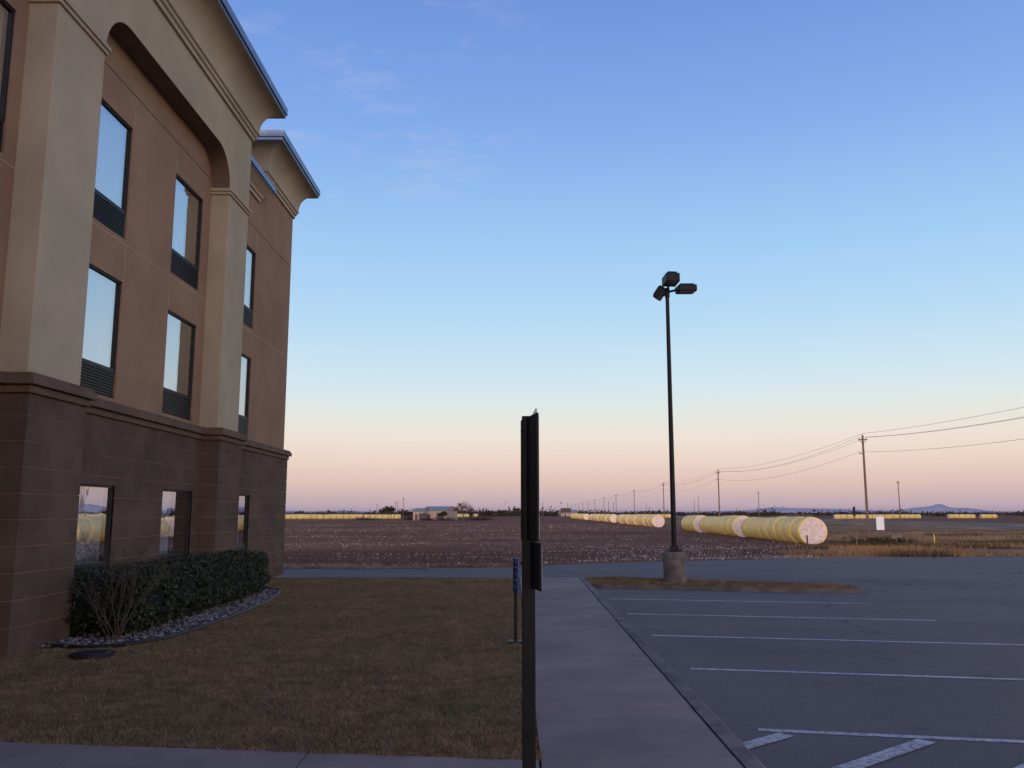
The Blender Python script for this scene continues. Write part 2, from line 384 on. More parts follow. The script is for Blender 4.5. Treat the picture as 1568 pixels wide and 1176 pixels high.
# ---------------------------------------------------------------- hotel
hotel=empty('hotel_building')
WX=-6.12; SX=-6.02; PX=-5.75; PSX=-5.68
YS,YE=-21.0,23.0
piers=[(10.05,11.3),(16.7,17.95)]
wy_=[(11.7,13.1),(14.9,16.3),(18.45,19.85),(8.4,9.8),(5.2,6.6),(2.0,3.4)]
wz=[(.42,2.0),(3.33,5.18),(5.87,7.73)]
holes=[(a,b,c,d) for a,b in wy_ for c,d in wz]
def wall(mb,x,y0,y1,z0,z1,hs,mi,rev=.14):
    hs=[(max(a,y0),min(b,y1),max(c,z0),min(d,z1)) for a,b,c,d in hs]; hs=[h for h in hs if h[1]>h[0]+1e-6 and h[3]>h[2]+1e-6]
    Y=sorted({y0,y1}|{h[0] for h in hs}|{h[1] for h in hs}); Z=sorted({z0,z1}|{h[2] for h in hs}|{h[3] for h in hs})
    for a,b in zip(Y,Y[1:]):
        for c,d in zip(Z,Z[1:]):
            my,mz=(a+b)/2,(c+d)/2
            if any(h[0]<my<h[1] and h[2]<mz<h[3] for h in hs): continue
            mb.poly([(x,a,c),(x,b,c),(x,b,d),(x,a,d)],mi)
    for a,b,c,d in hs:
        mb.poly([(x,a,c),(x-rev,a,c),(x-rev,a,d),(x,a,d)],mi); mb.poly([(x,b,c),(x,b,d),(x-rev,b,d),(x-rev,b,c)],mi)
        if d<z1-1e-6: mb.poly([(x,a,d),(x-rev,a,d),(x-rev,b,d),(x,b,d)],mi)
        if c>z0+1e-6: mb.poly([(x,a,c),(x,b,c),(x-rev,b,c),(x-rev,a,c)],mi)
    
mb=MB()
wall(mb,WX,YS,YE,3.1,8.3-.008,[(a,b,c,d) for a,b,c,d in holes if c>3],0)
wall(mb,WX,YS,YE,8.3+.008,9.3,[],0)
wall(mb,WX,20.2,YE,9.3,9.9,[],0)
mb.box(-6.9,WX-.012,YS+.02,YE-.02,8.28,8.32,1)
mb.box(-20,-6.9,YS,20.2,-.1,9.3,0); mb.box(-20,-6.9,20.2,YE,-.1,9.9,0)
mb.box(-6.95,WX-.003,YE-.2,YE,-.1,9.9,0); mb.box(-6.95,WX-.003,YS,YS+.2,-.1,9.3,0)
mb.box(-9,WX-.003,20.2,20.4,9.28,10.3,0)
mb.box(-12,WX-.1,10.1,17.9,9.2,10.6,0)
mb.build('stucco_walls',[m_tan,m_ledge],hotel)
# unseen wing added behind the camera to block low sun and glow
mb=MB(); mb.box(WX-.3,-1.3,-9,-3.2,3.2,9.2,0); mb.box(WX-.3,-1.2,-9.1,-3.1,-.15,3.2,1); mb.rings(WX-.2,-1.3,-9,-3.2,[(.0,9.0,0),(.1,9.1,0),(.3,9.5,0),(.33,9.7,0),(.2,9.75,0)])
mb.build('added_shade_wing',[m_tan,m_stone],hotel)
mb=MB()
for (a,b) in [(11.3,16.7),(17.95,23.0),(YS,10.05)]:
    for z in(5.78,): mb.box(WX,WX+.004,a,b,z,z+.014)
for yv in(13.12,14.88,18.43,19.87):
    mb.box(WX,WX+.003,yv-.005,yv+.005,5.2,5.77); mb.box(WX,WX+.003,yv-.005,yv+.005,7.75,8.28)
mb.build('control_joints',[m_beige],hotel)
# stone base in courses
mb=MB(); z=0.0; H=.305
while z<3.0:
    z1=min(z+H-.012,3.0)
    wall(mb,SX,YS,YE,z,z1,[(a,b,c,d) for a,b,c,d in holes if c<3],0,.10)
    mb.box(SX-.3,SX-.004,YE-.02,YE+.06,z,z1,0)
    for p0,p1 in piers: mb.box(SX-.05,PSX,p0-.06,p1+.06,z,z1,0)
    z+=H
wall(mb,SX-.008,YS,YE,-.1,3.1,[(a,b,c,d) for a,b,c,d in holes if c<3],1,.10)
for p0,p1 in piers: mb.box(SX-.05,PSX-.007,p0-.053,p1+.053,-.1,3.0,1)
mb.build('stone_base',[m_stone,m_groove],hotel)
mb=MB()
def ledge(x,a,b):
    mb.box(-6.9 if a<-10 or b>22 else WX-.02,x+.04,a-.04,b+.04,2.995,3.09); mb.box(WX-.021,x+.10,a-.10,b+.10,3.09,3.19); mb.box(WX-.022,x+.07,a-.07,b+.07,3.19,3.235)
ledge(SX,YS,YE)
for p0,p1 in piers: ledge(PSX,p0-.06,p1+.06)
mb.build('ledge',[m_ledge],hotel,bevel=.012)
# pilasters, arch fascia
mb=MB()
for p0,p1 in piers: mb.box(WX-.02,PX,p0,p1,3.2,8.1)
mb.build('pilasters',[m_beige],hotel,bevel=.01)
mb=MB()
out=[(10.05,8.1),(11.3,8.1)]
R=.72
for k in range(9):
    t=math.pi/2*k/8; out.append((11.3+R-R*math.cos(t),8.1+R*math.sin(t)))
for k in range(9):
    t=math.pi/2*k/8; out.append((16.7-R+R*math.sin(t),8.1+R*math.cos(t)))
out+=[(16.7,8.1),(17.95,8.1),(17.95,9.85),(10.05,9.85)]
o2=[out[0]]
for p in out[1:]:
    if abs(p[0]-o2[-1][0])+abs(p[1]-o2[-1][1])>1e-4: o2.append(p)
out=o2
mb.poly([(PX,a,b) for a,b in out],0)
for k in range(len(out)):
    a,b=out[k],out[(k+1)%len(out)]
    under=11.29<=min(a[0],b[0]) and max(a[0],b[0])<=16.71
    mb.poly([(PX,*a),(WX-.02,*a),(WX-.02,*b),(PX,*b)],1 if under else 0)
mb.build('arched_fascia',[m_beige,m_soffit],hotel)
mb=MB()
for p0,p1 in piers:
    mb.box(WX-.01,PX+.035,p0-.035,p1+.035,8.0,8.06); mb.box(WX-.01,PX+.06,p0-.06,p1+.06,8.06,8.13); 
mb.build('pilaster_capitals',[m_beige],hotel,bevel=.012)
# cornices
def cove(z0,o0,o1,z1,mi,n=10):
    return [(o0+(o1-o0)*(1-math.cos(math.pi/2*k/n)),z0+(z1-z0)*math.sin(math.pi/2*k/n),mi) for k in range(n+1)]
def big_cornice(mb,x0,x1,y0,y1):
    pr=[(0,9.72,0),(.05,9.72,0),(.05,9.80,0),(.09,9.82,0),(.09,9.88,0),(.13,9.90,0),(.13,9.95,0)]+cove(9.95,.12,.54,10.52,0)+[(.57,10.52,0),(.57,10.60,1),(.60,10.60,1),(.60,10.76,1),(.56,10.76,1),(.3,10.82,2)]
    mb.rings(x0,x1,y0,y1,pr)
mb=MB(); big_cornice(mb,-12,PX,10.05,17.95); big_cornice(mb,-12,WX,20.2,23.0)
for a,b in((18.0,19.8),(YS,9.4)):
    mb.rings(-19.5,WX,a,b,[(0,9.0,0),(.05,9.0,0),(.05,9.08,0),(.10,9.10,0),(.10,9.15,0),(.28,9.3,0),(.30,9.3,0),(.30,9.34,1),(.33,9.34,1),(.33,9.47,1),(.2,9.5,2)])
mb.build('cornices',[m_beige,m_metal,m_roof],hotel)
# windows
mbf=MB(); mbg=MB(); mbc=MB(); mbd=MB(); mbgr=MB()
rw=random.Random(3)
for a,b in wy_:
    for r,(c,d) in enumerate(wz):
        x=(SX if r==0 else WX)-.035; gz=c+.44
        mbgr.box(x-.05,x,a,b,c,gz-.03)
        nl=9
        for k in range(nl):
            zz=c+.03+(gz-.09-c)*k/(nl-1); mbgr.box(x,x+.022,a+.04,b-.04,zz,zz+.018)
        f=.03
        for q in((a,a+f,gz-.03,d),(b-f,b,gz-.03,d),(a+f,b-f,d-f,d),(a+f,b-f,gz-.03,gz+.02)): mbf.box(x-.05,x+.012,*q)
        mbg.poly([(x-.02,a+f,gz+.02),(x-.02,b-f,gz+.02),(x-.02,b-f,d-f),(x-.02,a+f,d-f)])
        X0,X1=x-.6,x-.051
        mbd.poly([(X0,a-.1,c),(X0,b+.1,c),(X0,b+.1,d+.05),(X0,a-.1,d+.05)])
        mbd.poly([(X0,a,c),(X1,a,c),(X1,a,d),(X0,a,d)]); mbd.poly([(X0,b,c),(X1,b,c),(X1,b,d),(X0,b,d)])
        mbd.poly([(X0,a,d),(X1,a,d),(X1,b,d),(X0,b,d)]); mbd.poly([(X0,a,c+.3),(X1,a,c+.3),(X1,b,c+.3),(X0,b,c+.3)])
        frac={(14.9,0):.5,(14.9,1):.62,(14.9,2):.62,(11.7,0):.95,(18.45,0):.8}.get((a,r),rw.choice([1,.96,1]))
        n=60; y0=a+.03; y1=a+.03+(b-a-.06)*frac
        i=len(mbc.v)
        for k in range(n+1):
            yy=y0+(y1-y0)*k/n; xx=x-.10+.016*math.sin(k*1.05)+.008*math.sin(k*.37+a)
            mbc.v+=[(xx,yy,gz-.05),(xx,yy,d-.02)]
        for k in range(n): mbc.f.append([i+2*k,i+2*k+2,i+2*k+3,i+2*k+1]); mbc.m.append(0)
mbf.build('window_frames',[m_frame],hotel); mbg.build('window_glass',[m_glass],hotel); mbc.build('curtains',[m_curtain],hotel,smooth=True)
mbd.build('room_interiors',[m_dark],hotel); mbgr.build('window_grilles',[m_frame],hotel)

# ---------------------------------------------------------------- island and lamp
isl=[(1.72,21.9),(1.72,20.6),(2.2,20.1),(3.2,19.9),(5,19.5),(6.8,19.1),(7.4,19.15),(7.65,19.5),(7.5,19.95),(7.0,20.3),(5.4,20.9),(3.5,21.8),(2.6,22.3)]
mb=MB(); mb.poly([(a,b,-.04) for a,b in isl]); mb.build('traffic_island',[m_lawn])
mb=MB(); cx=sum(p[0] for p in isl)/len(isl); cy=sum(p[1] for p in isl)/len(isl)
def off(p,o):
    d=Vector((p[0]-cx,p[1]-cy)); d.normalize(); return (p[0]+d.x*o,p[1]+d.y*o)
n=len(isl)
for k in range(n):
    a,b=isl[k],isl[(k+1)%n]
    if k==0: continue
    A,B=off(a,.15),off(b,.15); A2,B2=off(a,.17),off(b,.17)
    mb.poly([(*a,-.02),(*b,-.02),(*B,-.02),(*A,-.02)]); mb.poly([(*A,-.02),(*B,-.02),(*B2,-.12),(*A2,-.12)]); mb.poly([(*a,-.02),(*b,-.02),(*b,-.1),(*a,-.1)])
mb.build('kerb',[m_islkerb])
N=26000; P=np.zeros((N,3)); P[:,0]=rng.uniform(1.75,7.6,N); P[:,1]=rng.uniform(19.1,22.3,N); P[:,2]=-.04
lo=np.interp(P[:,0],[1.7,2.2,3.2,5,6.8,7.6],[20.6,20.1,19.9,19.5,19.1,19.5]); hi=np.interp(P[:,0],[1.7,2.6,3.5,5.4,7.0,7.6],[21.9,22.3,21.8,20.9,20.3,19.6])
P=P[(P[:,1]>lo)&(P[:,1]<hi)]
tris('island_grass',blades(P,.03,.08,.007,.03),m_blade)

lamp=empty('parking_lot_lamp',(3.83,20.6,0))
mb=MB(); 
for z0,z1,r0,r1 in((-.1,.64,.27,.265),(.64,.69,.265,.235)): mb.cyl((0,0,z0),(0,0,z1),r0,r1,28)
mb.build('concrete_base',[m_concbase],lamp)
mb=MB(); mb.box(-.16,.16,-.16,.16,.69,.72); mb.box(-.09,.09,-.09,.09,.72,.85); mb.cyl((0,0,.72),(0,0,6.95),.065,.045,14)
for a in(-1,1):
    for b in(-1,1): mb.cyl((a*.12,b*.12,.70),(a*.12,b*.12,.76),.015,.015,6)
mb.build('pole',[m_bronze],lamp,bevel=.006)
mb=MB()
mb.cyl((0,0,6.85),(0,0,7.08),.06,.06,12)
mb.cyl((0,0,6.98),(.22,-.02,7.03),.03,.03,8); mb.cyl((0,0,6.98),(.0,-.2,7.10),.03,.03,8); mb.cyl((0,0,6.95),(-.12,.05,6.9),.03,.03,8)
mb.build('arms',[m_bronze],lamp)
def head(c,yaw,tilt,L,W,H):
    cy_,sy=math.cos(yaw),math.sin(yaw); f=Vector((cy_*math.cos(tilt),sy*math.cos(tilt),math.sin(tilt))); s=Vector((-sy,cy_,0)); u=f.cross(s)*1
    mb=MB(); mb.obox(c,f*L,s*W,u*H,0); mb.obox(Vector(c)+u*(H*.55),f*L*.8,s*W*.7,u*H*.35,0); mb.build('lamp_head',[m_bronze],lamp,bevel=.025)
    mb=MB(); mb.obox(Vector(c)-u*(H*.5+.002),f*L*.85,s*W*.85,u*.01,0); mb.build('lens',[m_lens],lamp)
head((.46,-.03,7.05),0.12,.04,.46,.36,.17)
head((.03,-.36,7.20),-1.50,.05,.46,.34,.22)
head((-.15,.16,7.00),2.7,-.95,.34,.30,.15)

# ---------------------------------------------------------------- near signs
s=empty('parking_sign',(.066,3.5,0))
mb=MB(); mb.box(-.026,.026,-.026,.026,-.02,1.99); mb.build('post',[m_bronze],s,bevel=.004)
mb=MB(); mb.poly([(.012,-.03,1.985),(.036,-.03,1.985),(.036,-.03,2.018),(.030,-.03,2.022)]); mb.poly([(.012,.0,1.985),(.036,.0,1.985),(.036,.0,2.018),(.030,.0,2.022)]); mb.poly([(.012,-.03,1.985),(.030,-.03,2.022),(.030,0,2.022),(.012,0,1.985)]); mb.poly([(.036,-.03,1.985),(.036,0,1.985),(.036,0,2.018),(.036,-.03,2.018)])
mb.build('post_cap',[m_galv],s)
def plate(name,cx,cy,ang,w,z0,z1,t,mf,mbk,par,bev=.0):
    d=Vector((math.sin(ang),math.cos(ang),0)); n=Vector((math.cos(ang),-math.sin(ang),0))
    m=MB(); m.obox((cx,cy,(z0+z1)/2),d*w,n*t,Vector((0,0,z1-z0)),0); m.build(name,[mbk],par,bevel=.004)
    m=MB(); m.obox(Vector((cx,cy,(z0+z1)/2))+n*(t/2+.0015),d*(w-.02),n*.002,Vector((0,0,z1-z0-.02)),0); m.build(name+'_face',[mf],par)
plate('sign_panel',.004,-.045,math.radians(-11),.30,1.49,1.985,.012,m_white,m_signblk,s)
plate('lower_plate',.018,-.045,math.radians(-11),.26,1.305,1.485,.012,m_white,m_signblk,s)
mb=MB(); 
for z in(1.55,1.93,1.40): mb.cyl((-.031,0,z),(.031,0,z),.006,.006,8)
mb.build('bolts',[m_signblk],s)
s=empty('accessible_parking_sign',(.045,11.1,0))
mb=MB(); mb.box(-.022,.022,-.022,.022,0,1.02); mb.box(-.09,.09,-.09,.09,-.01,.015); mb.build('post',[m_bronze],s,bevel=.004)
plate('sign_panel',-.0,-.03,math.radians(-12),.3,.60,1.03,.012,m_blue,m_blue,s)
mb=MB(); d=Vector((math.sin(math.radians(-12)),math.cos(math.radians(-12)),0)); n=Vector((d.y,-d.x,0))
for z in(.68,.76,.84,.92,.99): mb.obox(Vector((0,-.03,z))-n*.0075,d*.24,n*.003,Vector((0,0,.010)))
mb.build('lettering',[m_white],s)

# ---------------------------------------------------------------- field detail
def gz(P): 
    for i in range(len(P)): P[i,2]=g(P[i,0],P[i,1])
def fieldpts(N,y0,y1,pw=1.6,xl=-.42,xr=.55):
    y=y0+(y1-y0)*rng.uniform(0,1,N)**pw; x=y*rng.uniform(xl,xr,N)
    P=np.stack([x,y,np.zeros(N)],1)
    b=np.minimum(9.5+(y-33)*.43,26.5+.031*y); e=np.interp(x,[p[0] for p in EP],[p[1] for p in EP])
    return P[(x<b)&(y>e+.3)]
P=fieldpts(30000,28,170,1.5); P[:,1]=np.round(P[:,1]/1.0)*1.0+rng.normal(0,.09,len(P)); P=P[P[:,1]>np.interp(P[:,0],[p[0] for p in EP],[p[1] for p in EP])+.4]; gz(P)
tris('cotton_stubble',blades(P,.06,.22,.014,.06),m_stalk)
P=fieldpts(17000,28,200,1.5)
msk=np.array([noise.noise(Vector((p[0]*.05,p[1]*.12,3)))+.6*noise.noise(Vector((p[0]*.3,p[1]*.5,9)))+(.25 if p[0]>3 and p[1]<75 else 0)>.08 for p in P]); P=P[msk]
P2=np.zeros((800,3)); P2[:,0]=rng.uniform(-14,12,800); P2[:,1]=np.interp(P2[:,0],[p[0] for p in EP],[p[1] for p in EP])+.9+np.abs(rng.normal(0,.5,800)); P=np.concatenate([P,P2]); gz(P)
P[:,2]+=.03
sz=.032+.0003*P[:,1:2]
C=np.concatenate([P,P+rng.normal(0,.02,P.shape)]); S2=np.concatenate([sz,sz])
Q=leafquads(C,1.0); Q=C[:,None,:]+(Q-C[:,None,:])*S2[:,None,:]
tris('cotton_litter',Q,m_tuft,None,4)
N=60000; y=32+90*rng.uniform(0,1,N)**1.6; x=y*rng.uniform(.2,.75,N)+4
P=np.stack([x,y,np.zeros(N)],1); b=np.minimum(9.5+(y-33)*.43,26.5+.031*y); e=np.interp(x,[p[0] for p in EP],[p[1] for p in EP]); P=P[(x>b+rng.normal(0,.8,N))&(y>e+.2)&(x<70)]
msk=np.array([noise.noise(Vector((p[0]*.15,p[1]*.25,5)))>-.12 for p in P]); P=P[msk]; gz(P)
wm=np.array([noise.noise(Vector((p[0]*.11,p[1]*.11,8)))>.2 or (24<p[0]<33 and 58<p[1]<72) for p in P])
tris('dry_verge_grass',blades(P[~wm],.06,.24,.02,.08),m_dry)
tris('verge_weeds',blades(P[wm],.12,.40,.03,.1),m_weed)
N=5000; P=np.zeros((N,3)); P[:,0]=rng.uniform(-14,1,N); P[:,1]=27.5+np.abs(rng.normal(0,.7,N)); P=P[P[:,1]>27.7]; gz(P)
tris('road_edge_grass',blades(P,.03,.14,.012,.05),m_dry)

# ---------------------------------------------------------------- cotton bales
def bale_geo(mb,c,L=2.35,R=1.15,dirv=(.015,1),n=28,seed=0):
    d=Vector((dirv[0],dirv[1],0)).normalized(); sd=Vector((d.y,-d.x,0)); r_=random.Random(seed)
    prof=[(-.5,.0,1),(-.505,.45,1),(-.5,.80,1),(-.494,.92,1),(-.497,.955,0),(-.484,.992,0),(-.3,1.012,0),(0,1.02,0),(.3,1.012,0),(.484,.992,0),(.497,.955,0),(.494,.92,1),(.5,.80,1),(.505,.45,1),(.5,0,1)]
    i=len(mb.v); off_=r_.uniform(0,50)
    for k,(t,rr,_) in enumerate(prof):
        for a in range(n):
            th=2*math.pi*a/n; w=1+.03*noise.noise(Vector((math.cos(th)*1.5+off_,math.sin(th)*1.5,t*3)))
            lx=math.cos(th)*rr*R*w*1.02; lz=math.sin(th)*rr*R*w; lz=max(lz,-R*.93)
            p=Vector(c)+d*(t*L+(.03*noise.noise(Vector((lx*3,lz*3,off_))) if abs(t)>.48 and rr<.9 else 0))+sd*lx+Vector((0,0,lz+R*.93)); mb.v.append(tuple(p))
    for k in range(len(prof)-1):
        for a in range(n):
            a2=(a+1)%n; mb.f.append([i+k*n+a,i+k*n+a2,i+(k+1)*n+a2,i+(k+1)*n+a]); mb.m.append(1 if (prof[k][2]==1 and prof[k+1][2]==1) else 0)
def bale(x,y,seed,R=1.15):
    mb=MB(); bale_geo(mb,(0,0,0),seed=seed,R=R,dirv=(.02+random.uniform(-.02,.02),1)); o=mb.build('cotton_bale',[m_wrap,m_cot],smooth=True,loc=(x,y,g(x,y)-.02)); return o
sd=0; y=73.0
for grp in range(5):
    ox=(-.1,.22,-.18,.2,-.1)[grp]; Rg=(1.17,1.12,1.18,1.11,1.16)[grp]
    for k in range(4):
        bale(25.0+.012*(y-72)+ox+random.uniform(-.03,.03),y,sd,Rg*random.uniform(.985,1.01)); sd+=1; y+=2.38
    y+=1.5
for a,b,x0 in((158,212,26.4),(232,296,27.2),(325,400,28.0)):
    y=a
    mb=MB(); k=0
    while y<b:
        bale_geo(mb,(x0+random.uniform(-.1,.1),y,-1.02),seed=sd,n=16); sd+=1; k+=1; y+=2.4 if k%4 else 4.6
    mb.build('cotton_bale_row',[m_wrap,m_cot],smooth=True)
def farrow(x0,y0,x1,y1,gapn=7):
    mb=MB(); L=math.hypot(x1-x0,y1-y0); d=((x1-x0)/L,(y1-y0)/L); s_=1.2; k=0
    while s_<L:
        bale_geo(mb,(x0+d[0]*s_,y0+d[1]*s_,-1.0),dirv=d,seed=k,n=12,R=1.0); k+=1; s_+=2.5 if k%gapn else 5.5
    mb.build('cotton_bale_row',[m_wrapf,m_cotf],smooth=True)
farrow(-115,330,-60,345,22); farrow(-150,420,-70,415); farrow(-60,352,-46,352); farrow(-40,480,-20,490)
farrow(128,345,152,345,9); farrow(160,370,176,372,6); farrow(192,382,216,385,5); farrow(60,420,80,420)

# ---------------------------------------------------------------- highway
mb=MB()
def ribbon(x0,x1,z,mi,y0=-60,y1=2500):
    mb.poly([(x0+.031*y0,y0,z),(x1+.031*y0,y0,z),(x1+.031*y1,y1,z),(x0+.031*y1,y1,z)],mi)
for a,b in((72,83),(94,105)):
    ribbon(a,b,-.72,0)
    for (p,q) in((a-2.5,a),(b,b+2.5)):
        za,zb=(-1.02,-.72) if q==a else (-.72,-1.02)
        mb.poly([(p+.031*-60,-60,za),(q+.031*-60,-60,zb),(q+.031*2500,2500,zb),(p+.031*2500,2500,za)],1)
    ribbon(a+.4,a+.55,-.716,2); ribbon(b-.55,b-.4,-.716,2)
mb.build('highway',[m_asph,m_dry,m_paint])

# ---------------------------------------------------------------- poles & wires
def upole(x,y,H=12.0,zb=-1.0,arm=True,name='utility_pole'):
    mb=MB(); mb.cyl((0,0,-.3),(0,0,H),.17,.11,10)
    if arm:
        mb.box(-.55,.55,-.06,.06,H-.62,H-.48)
        for a in(-.48,.48): mb.cyl((a,0,H-.48),(a,0,H-.25),.05,.04,6,1)
        mb.cyl((0,0,H),(0,0,H+.2),.05,.04,6,1); mb.box(-.5,.0,-.05,.05,H-2.3,H-2.2); mb.cyl((-.5,0,H-2.2),(-.5,0,H-2.0),.05,.04,6,1)
        mb.cyl((-.4,0,H-.55),(0,0,H-1.15),.03,.03,5); mb.cyl((.4,0,H-.55),(0,0,H-1.15),.03,.03,5)
    mb.build(name,[m_wood,m_galv],loc=(x,y,zb))
PY=[20+85*k for k in range(0,14)]
def px(y): return 43+.031*(y-105)
for y in PY: upole(px(y),y+random.uniform(-1,1) if y>110 else y)
upole(115,257); upole(110,386); upole(112,520); upole(130,617); upole(118,760,11)
for x,y,H in((-62,470,9),(-57,455,10.5),(-70,520,9),(20,560,9),(45,700,10),(-95,610,9),(75,640,10),(58,520,9)): upole(x,y,H)
def wires():
    cu=bpy.data.curves.new('power_lines','CURVE'); cu.dimensions='3D'; cu.bevel_depth=.014; cu.materials.append(m_wire)
    for a,b in zip(PY,PY[1:]):
        if a>700: break
        for ox,z,sg in((0,11.2,1.1),(-.48,10.72,1.5),(.48,10.72,1.4),(-.5,8.95,1.5)):
            sp=cu.splines.new('POLY'); n=16; sp.points.add(n)
            for k in range(n+1):
                t=k/n; y=a+(b-a)*t; sp.points[k].co=(px(y)+ox,y,z-4*sg*t*(1-t),1)
    o=bpy.data.objects.new('power_lines',cu); sc.collection.objects.link(o)
wires()

# ---------------------------------------------------------------- roadside bits
s=empty('roadside_sign',(42.8,101,-1.0))
mb=MB(); mb.box(-.45,.45,-.04,.04,.6,2.15); mb.build('panel',[m_white],s,bevel=.01)
mb=MB(); mb.box(-.42,-.34,.04,.12,-.2,2.3); mb.box(.34,.42,.04,.12,-.2,2.3); mb.build('posts',[m_wood],s)
mb=MB(); mb.cyl((0,0,-.2),(0,0,1.98),.022,.022,8); mb.box(-.028,-.022,-.12,.12,1.6,1.95,1); mb.build('street_sign',[m_wood,m_signblk],loc=(13.4,33.9,-.13))
mb=MB(); mb.cyl((0,0,-.2),(0,0,.85),.04,.04,10); mb.cyl((0,0,.85),(0,0,.98),.05,.025,10); mb.box(-.06,.06,-.05,-.042,.5,.75,1); mb.build('pipeline_marker',[m_yellow,m_yellow],loc=(31.5,65,-.95))
mb=MB(); mb.box(-.5,.5,-.3,.3,-.2,.45); mb.box(-.53,.53,-.33,.33,.45,.52); mb.build('utility_box',[m_concbase],loc=(37,84,-1.0),bevel=.02)
for x,y in((12.2,36),(38,75),(46,88),(52,80)):
    mb=MB(); mb.cyl((0,0,-.2),(0,0,.8),.04,.035,8); mb.cyl((0,0,.8),(0,0,.83),.045,.02,8); mb.build('fence_post',[m_wood],loc=(x,y,g(x,y)))

# barn
def barn(name,x,y,w,d,h,rh,ang=0,roof=m_barnroof,wallm=m_barnwall):
    e=empty(name,(x,y,-1)); e.rotation_euler=(0,0,ang)
    mb=MB(); mb.box(-w/2,w/2,-d/2,d/2,-.1,h)
    mb.poly([(-w/2,-d/2,h),(-w/2,d/2,h),(-w/2,0,h+rh)]); mb.poly([(w/2,-d/2,h),(w/2,d/2,h),(w/2,0,h+rh)]); mb.build('walls',[wallm],e)
    mb=MB(); o=.4
    for s_ in(-1,1): mb.poly([(-w/2-o,s_*(d/2+o),h-.15),(w/2+o,s_*(d/2+o),h-.15),(w/2+o,0,h+rh+.06),(-w/2-o,0,h+rh+.06)])
    mb.build('roof',[roof],e)
    mb=MB(); mb.box(-w/2-.03,-w/2,-1.6,1.6,0,h*.8); mb.box(w*.1,w*.1+3,-d/2-.03,-d/2,0,h*.75); mb.box(-w*.3,-w*.3+1,-d/2-.03,-d/2,0,2.1); mb.build('doors',[m_doors],e)
barn('metal_barn',-25.0,300,10,7,3.4,1.3,-.5)
barn('shed',-31.2,298,3.8,4.5,3.2,.9,-.4,m_barnroof,m_barnwall)
barn('farmhouse',40,620,12,8,2.8,1.6,.2)
s=empty('billboard',(31,500,-1)); mb=MB(); mb.box(-3,3,-.1,.1,2.5,5.2); mb.build('panel',[m_doors],s); mb=MB()
for a in(-2,2): mb.box(a-.15,a+.15,.1,.35,-.2,5)
mb.build('posts',[m_wood],s)

# trees
def tree(name,x,y,H,n=2600,mat=m_tree,lf=.035):
    e=empty(name,(x,y,-1)); mb=MB(); tips=[]
    def br(p,d,L,r,dep):
        q=p+d*L; mb.cyl(p,q,r,r*.65,5,0,False)
        if dep==0: tips.append(q); return
        for _ in range(4): br(q,(d+Vector((random.gauss(0,.6),random.gauss(0,.6),random.gauss(.05,.25)))).normalized(),L*random.uniform(.65,.85),r*.6,dep-1)
    br(Vector((0,0,0)),Vector((0,0,1)),H*.30,H*.03,4)
    mb.build('trunk_and_limbs',[m_twig],e)
    T=np.array([tuple(t) for t in tips]); C=T[rng.integers(0,len(T),n)]+rng.normal(0,H*.05,(n,3)); C[:,2]=np.maximum(C[:,2],.2)
    tris('crown',leafquads(C,H*lf),mat,e,4)
tree('bare_tree',-16.2,288,6.2,1100,m_twig,.022); tree('tree',-23,289,3.2)
for x,y,H in((-46,330,5.0),(-4,380,3.6),(-9,350,3.2),(2,430,5),(8,500,6),(-58,400,6),(-39,330,3.2)): tree('tree',x,y,H,1400)
C=[]
for k in range(520):
    y=random.uniform(600,1900); u=random.uniform(-.32,.75)
    if random.random()<.4: u=random.gauss(-.03,.06)
    x=u*y; w=random.uniform(3,16); h=random.uniform(2.0,6.0)*(1 if random.random()<.85 else 1.7); n=90
    q=rng.normal(0,1,(n,3))*np.array([w*.5,w*.3,h*.35]); q[:,2]=np.abs(q[:,2]); C.append(q+np.array([x,y,-1]))
tris('distant_trees',leafquads(np.concatenate(C),1.1),m_tree,None,4)
C=[]
for x,y,w,h in((-22,290,5,1.2),(-28,288,3,.9),(-13,292,6,1.8),(-10,300,5,1.4),(-50,300,5,1.0),(-36,310,4,1.8),(29,68,2.0,.45),(31,74,3,.45)):
    n=600; q=rng.normal(0,1,(n,3))*np.array([w*.4,w*.2,h*.4]); q[:,2]=np.abs(q[:,2]); C.append(q+np.array([x,y,-1]))
tris('brush',leafquads(np.concatenate(C),.18),m_tree,None,4)

# hills
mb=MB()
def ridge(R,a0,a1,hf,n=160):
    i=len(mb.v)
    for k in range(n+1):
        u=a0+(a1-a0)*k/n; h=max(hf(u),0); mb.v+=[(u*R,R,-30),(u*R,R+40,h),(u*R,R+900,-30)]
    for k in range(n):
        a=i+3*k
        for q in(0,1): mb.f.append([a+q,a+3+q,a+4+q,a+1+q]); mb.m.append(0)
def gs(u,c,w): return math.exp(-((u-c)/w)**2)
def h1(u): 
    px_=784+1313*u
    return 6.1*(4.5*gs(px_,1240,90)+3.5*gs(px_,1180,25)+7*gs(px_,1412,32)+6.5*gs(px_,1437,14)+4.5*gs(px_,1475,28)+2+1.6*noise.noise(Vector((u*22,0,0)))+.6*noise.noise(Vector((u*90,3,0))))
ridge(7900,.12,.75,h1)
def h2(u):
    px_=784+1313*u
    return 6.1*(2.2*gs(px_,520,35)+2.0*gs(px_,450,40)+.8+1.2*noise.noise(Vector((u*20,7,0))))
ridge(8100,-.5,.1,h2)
mb.build('distant_hills',[m_hill_haze],smooth=True)

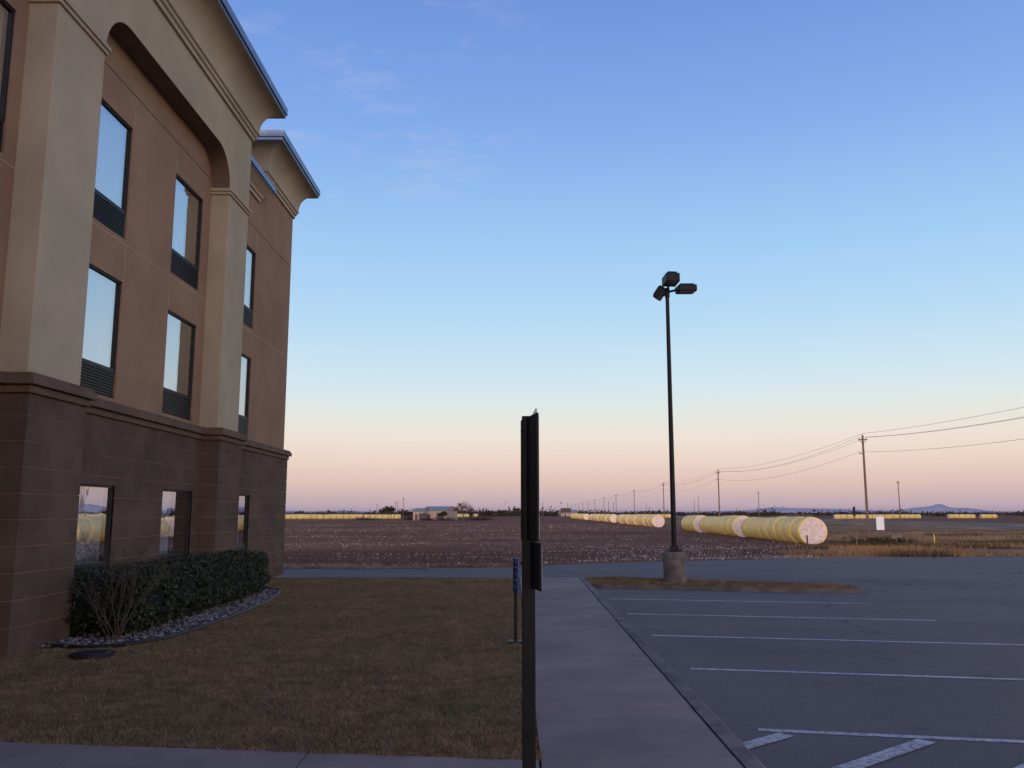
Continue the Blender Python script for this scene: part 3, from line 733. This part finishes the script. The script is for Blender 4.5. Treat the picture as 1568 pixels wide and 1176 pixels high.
# ---------------------------------------------------------------- sky, sun
w=bpy.data.worlds.new('World'); sc.world=w; w.use_nodes=True; nt=w.node_tree
for n in list(nt.nodes): nt.nodes.remove(n)
out=nd(nt,'ShaderNodeOutputWorld'); tc=nd(nt,'ShaderNodeTexCoord'); sep=nd(nt,'ShaderNodeSeparateXYZ'); 
nt.links.new(tc.outputs['Generated'],sep.inputs[0]); z=sep.outputs[2]
SD=Vector((-.30,-.954,0)).normalized()
rp=nd(nt,'ShaderNodeValToRGB'); cr=rp.color_ramp
def lin(c): return tuple(((x/255)/12.92 if x/255<=.04045 else ((x/255+.055)/1.055)**2.4) for x in c)+(1,)
stops=[(0,(156,145,168)),(.008,(186,166,180)),(.034,(220,190,184)),(.06,(233,210,198)),(.085,(235,223,212)),(.115,(224,229,226)),(.15,(207,228,239)),(.215,(183,217,243)),(.29,(161,204,244)),(.42,(130,171,234)),(.54,(109,147,220)),(.75,(82,116,188)),(1,(68,98,168))]
while len(cr.elements)<len(stops): cr.elements.new(.5)
for e,(p,c) in zip(cr.elements,stops): e.position=p
for e,(p,c) in zip(cr.elements,stops): e.color=lin(c)
nt.links.new(z,rp.inputs[0])
dt=nd(nt,'ShaderNodeVectorMath',operation='DOT_PRODUCT'); nt.links.new(tc.outputs['Generated'],dt.inputs[0]); dt.inputs[1].default_value=Vector((.1,-.995,0))
f=rampf(nt,dt.outputs['Value'],-.1,1.0); 
hz=M(nt,'POWER',M(nt,'SUBTRACT',1.0,M(nt,'MAXIMUM',M(nt,'ABSOLUTE',z),0.0)),3.0)
gl=M(nt,'MULTIPLY',f,hz)
glow=mixc(nt,gl,(0,0,0),(2.8,1.55,.72))
br=M(nt,'ADD',M(nt,'MULTIPLY',f,.7),1.0)
vm=nd(nt,'ShaderNodeVectorMath',operation='SCALE'); nt.links.new(rp.outputs[0],vm.inputs[0]); nt.links.new(br,vm.inputs['Scale'])
col=mixc(nt,1.0,vm.outputs[0],glow,'ADD')
mp=nd(nt,'ShaderNodeMapping'); mp.inputs['Scale'].default_value=(5,5,16); mp.inputs['Rotation'].default_value=(0,.5,0); nt.links.new(tc.outputs['Generated'],mp.inputs[0])
cn=rampf(nt,noi(nt,mp.outputs[0],1.6,5,.6),.5,.78)
d2=nd(nt,'ShaderNodeVectorMath',operation='DOT_PRODUCT'); nt.links.new(tc.outputs['Generated'],d2.inputs[0]); d2.inputs[1].default_value=Vector((-.19,.86,.44)).normalized()
cm=rampf(nt,d2.outputs['Value'],.965,.998)
col=mixc(nt,M(nt,'MULTIPLY',M(nt,'MULTIPLY',cn,cm),.38),col,(.6,.62,.8))
b1=nd(nt,'ShaderNodeBackground'); nt.links.new(col,b1.inputs[0]); b1.inputs[1].default_value=.97
sky=nd(nt,'ShaderNodeTexSky',sky_type='NISHITA'); sky.sun_disc=False; sky.sun_elevation=math.radians(5); sky.sun_rotation=math.radians(197)
b2=nd(nt,'ShaderNodeBackground'); nt.links.new(sky.outputs[0],b2.inputs[0]); b2.inputs[1].default_value=.012
ad=nd(nt,'ShaderNodeAddShader'); nt.links.new(b1.outputs[0],ad.inputs[0]); nt.links.new(b2.outputs[0],ad.inputs[1]); nt.links.new(ad.outputs[0],out.inputs[0])
L=bpy.data.lights.new('sun','SUN'); L.energy=1.1; L.angle=math.radians(5); L.color=(1,.74,.52)
lo_=bpy.data.objects.new('sun',L); sc.collection.objects.link(lo_)
S3=Vector((SD.x,SD.y,math.tan(math.radians(5)))); lo_.rotation_euler=(-S3).to_track_quat('-Z','Y').to_euler()

cam=bpy.data.cameras.new('camera'); cam.lens=30.15; cam.sensor_width=36; cam.clip_end=30000; cam.clip_start=.05
co=bpy.data.objects.new('camera',cam); sc.collection.objects.link(co); co.location=(0,0,1.6); co.rotation_euler=(math.radians(98.53),0,0); sc.camera=co
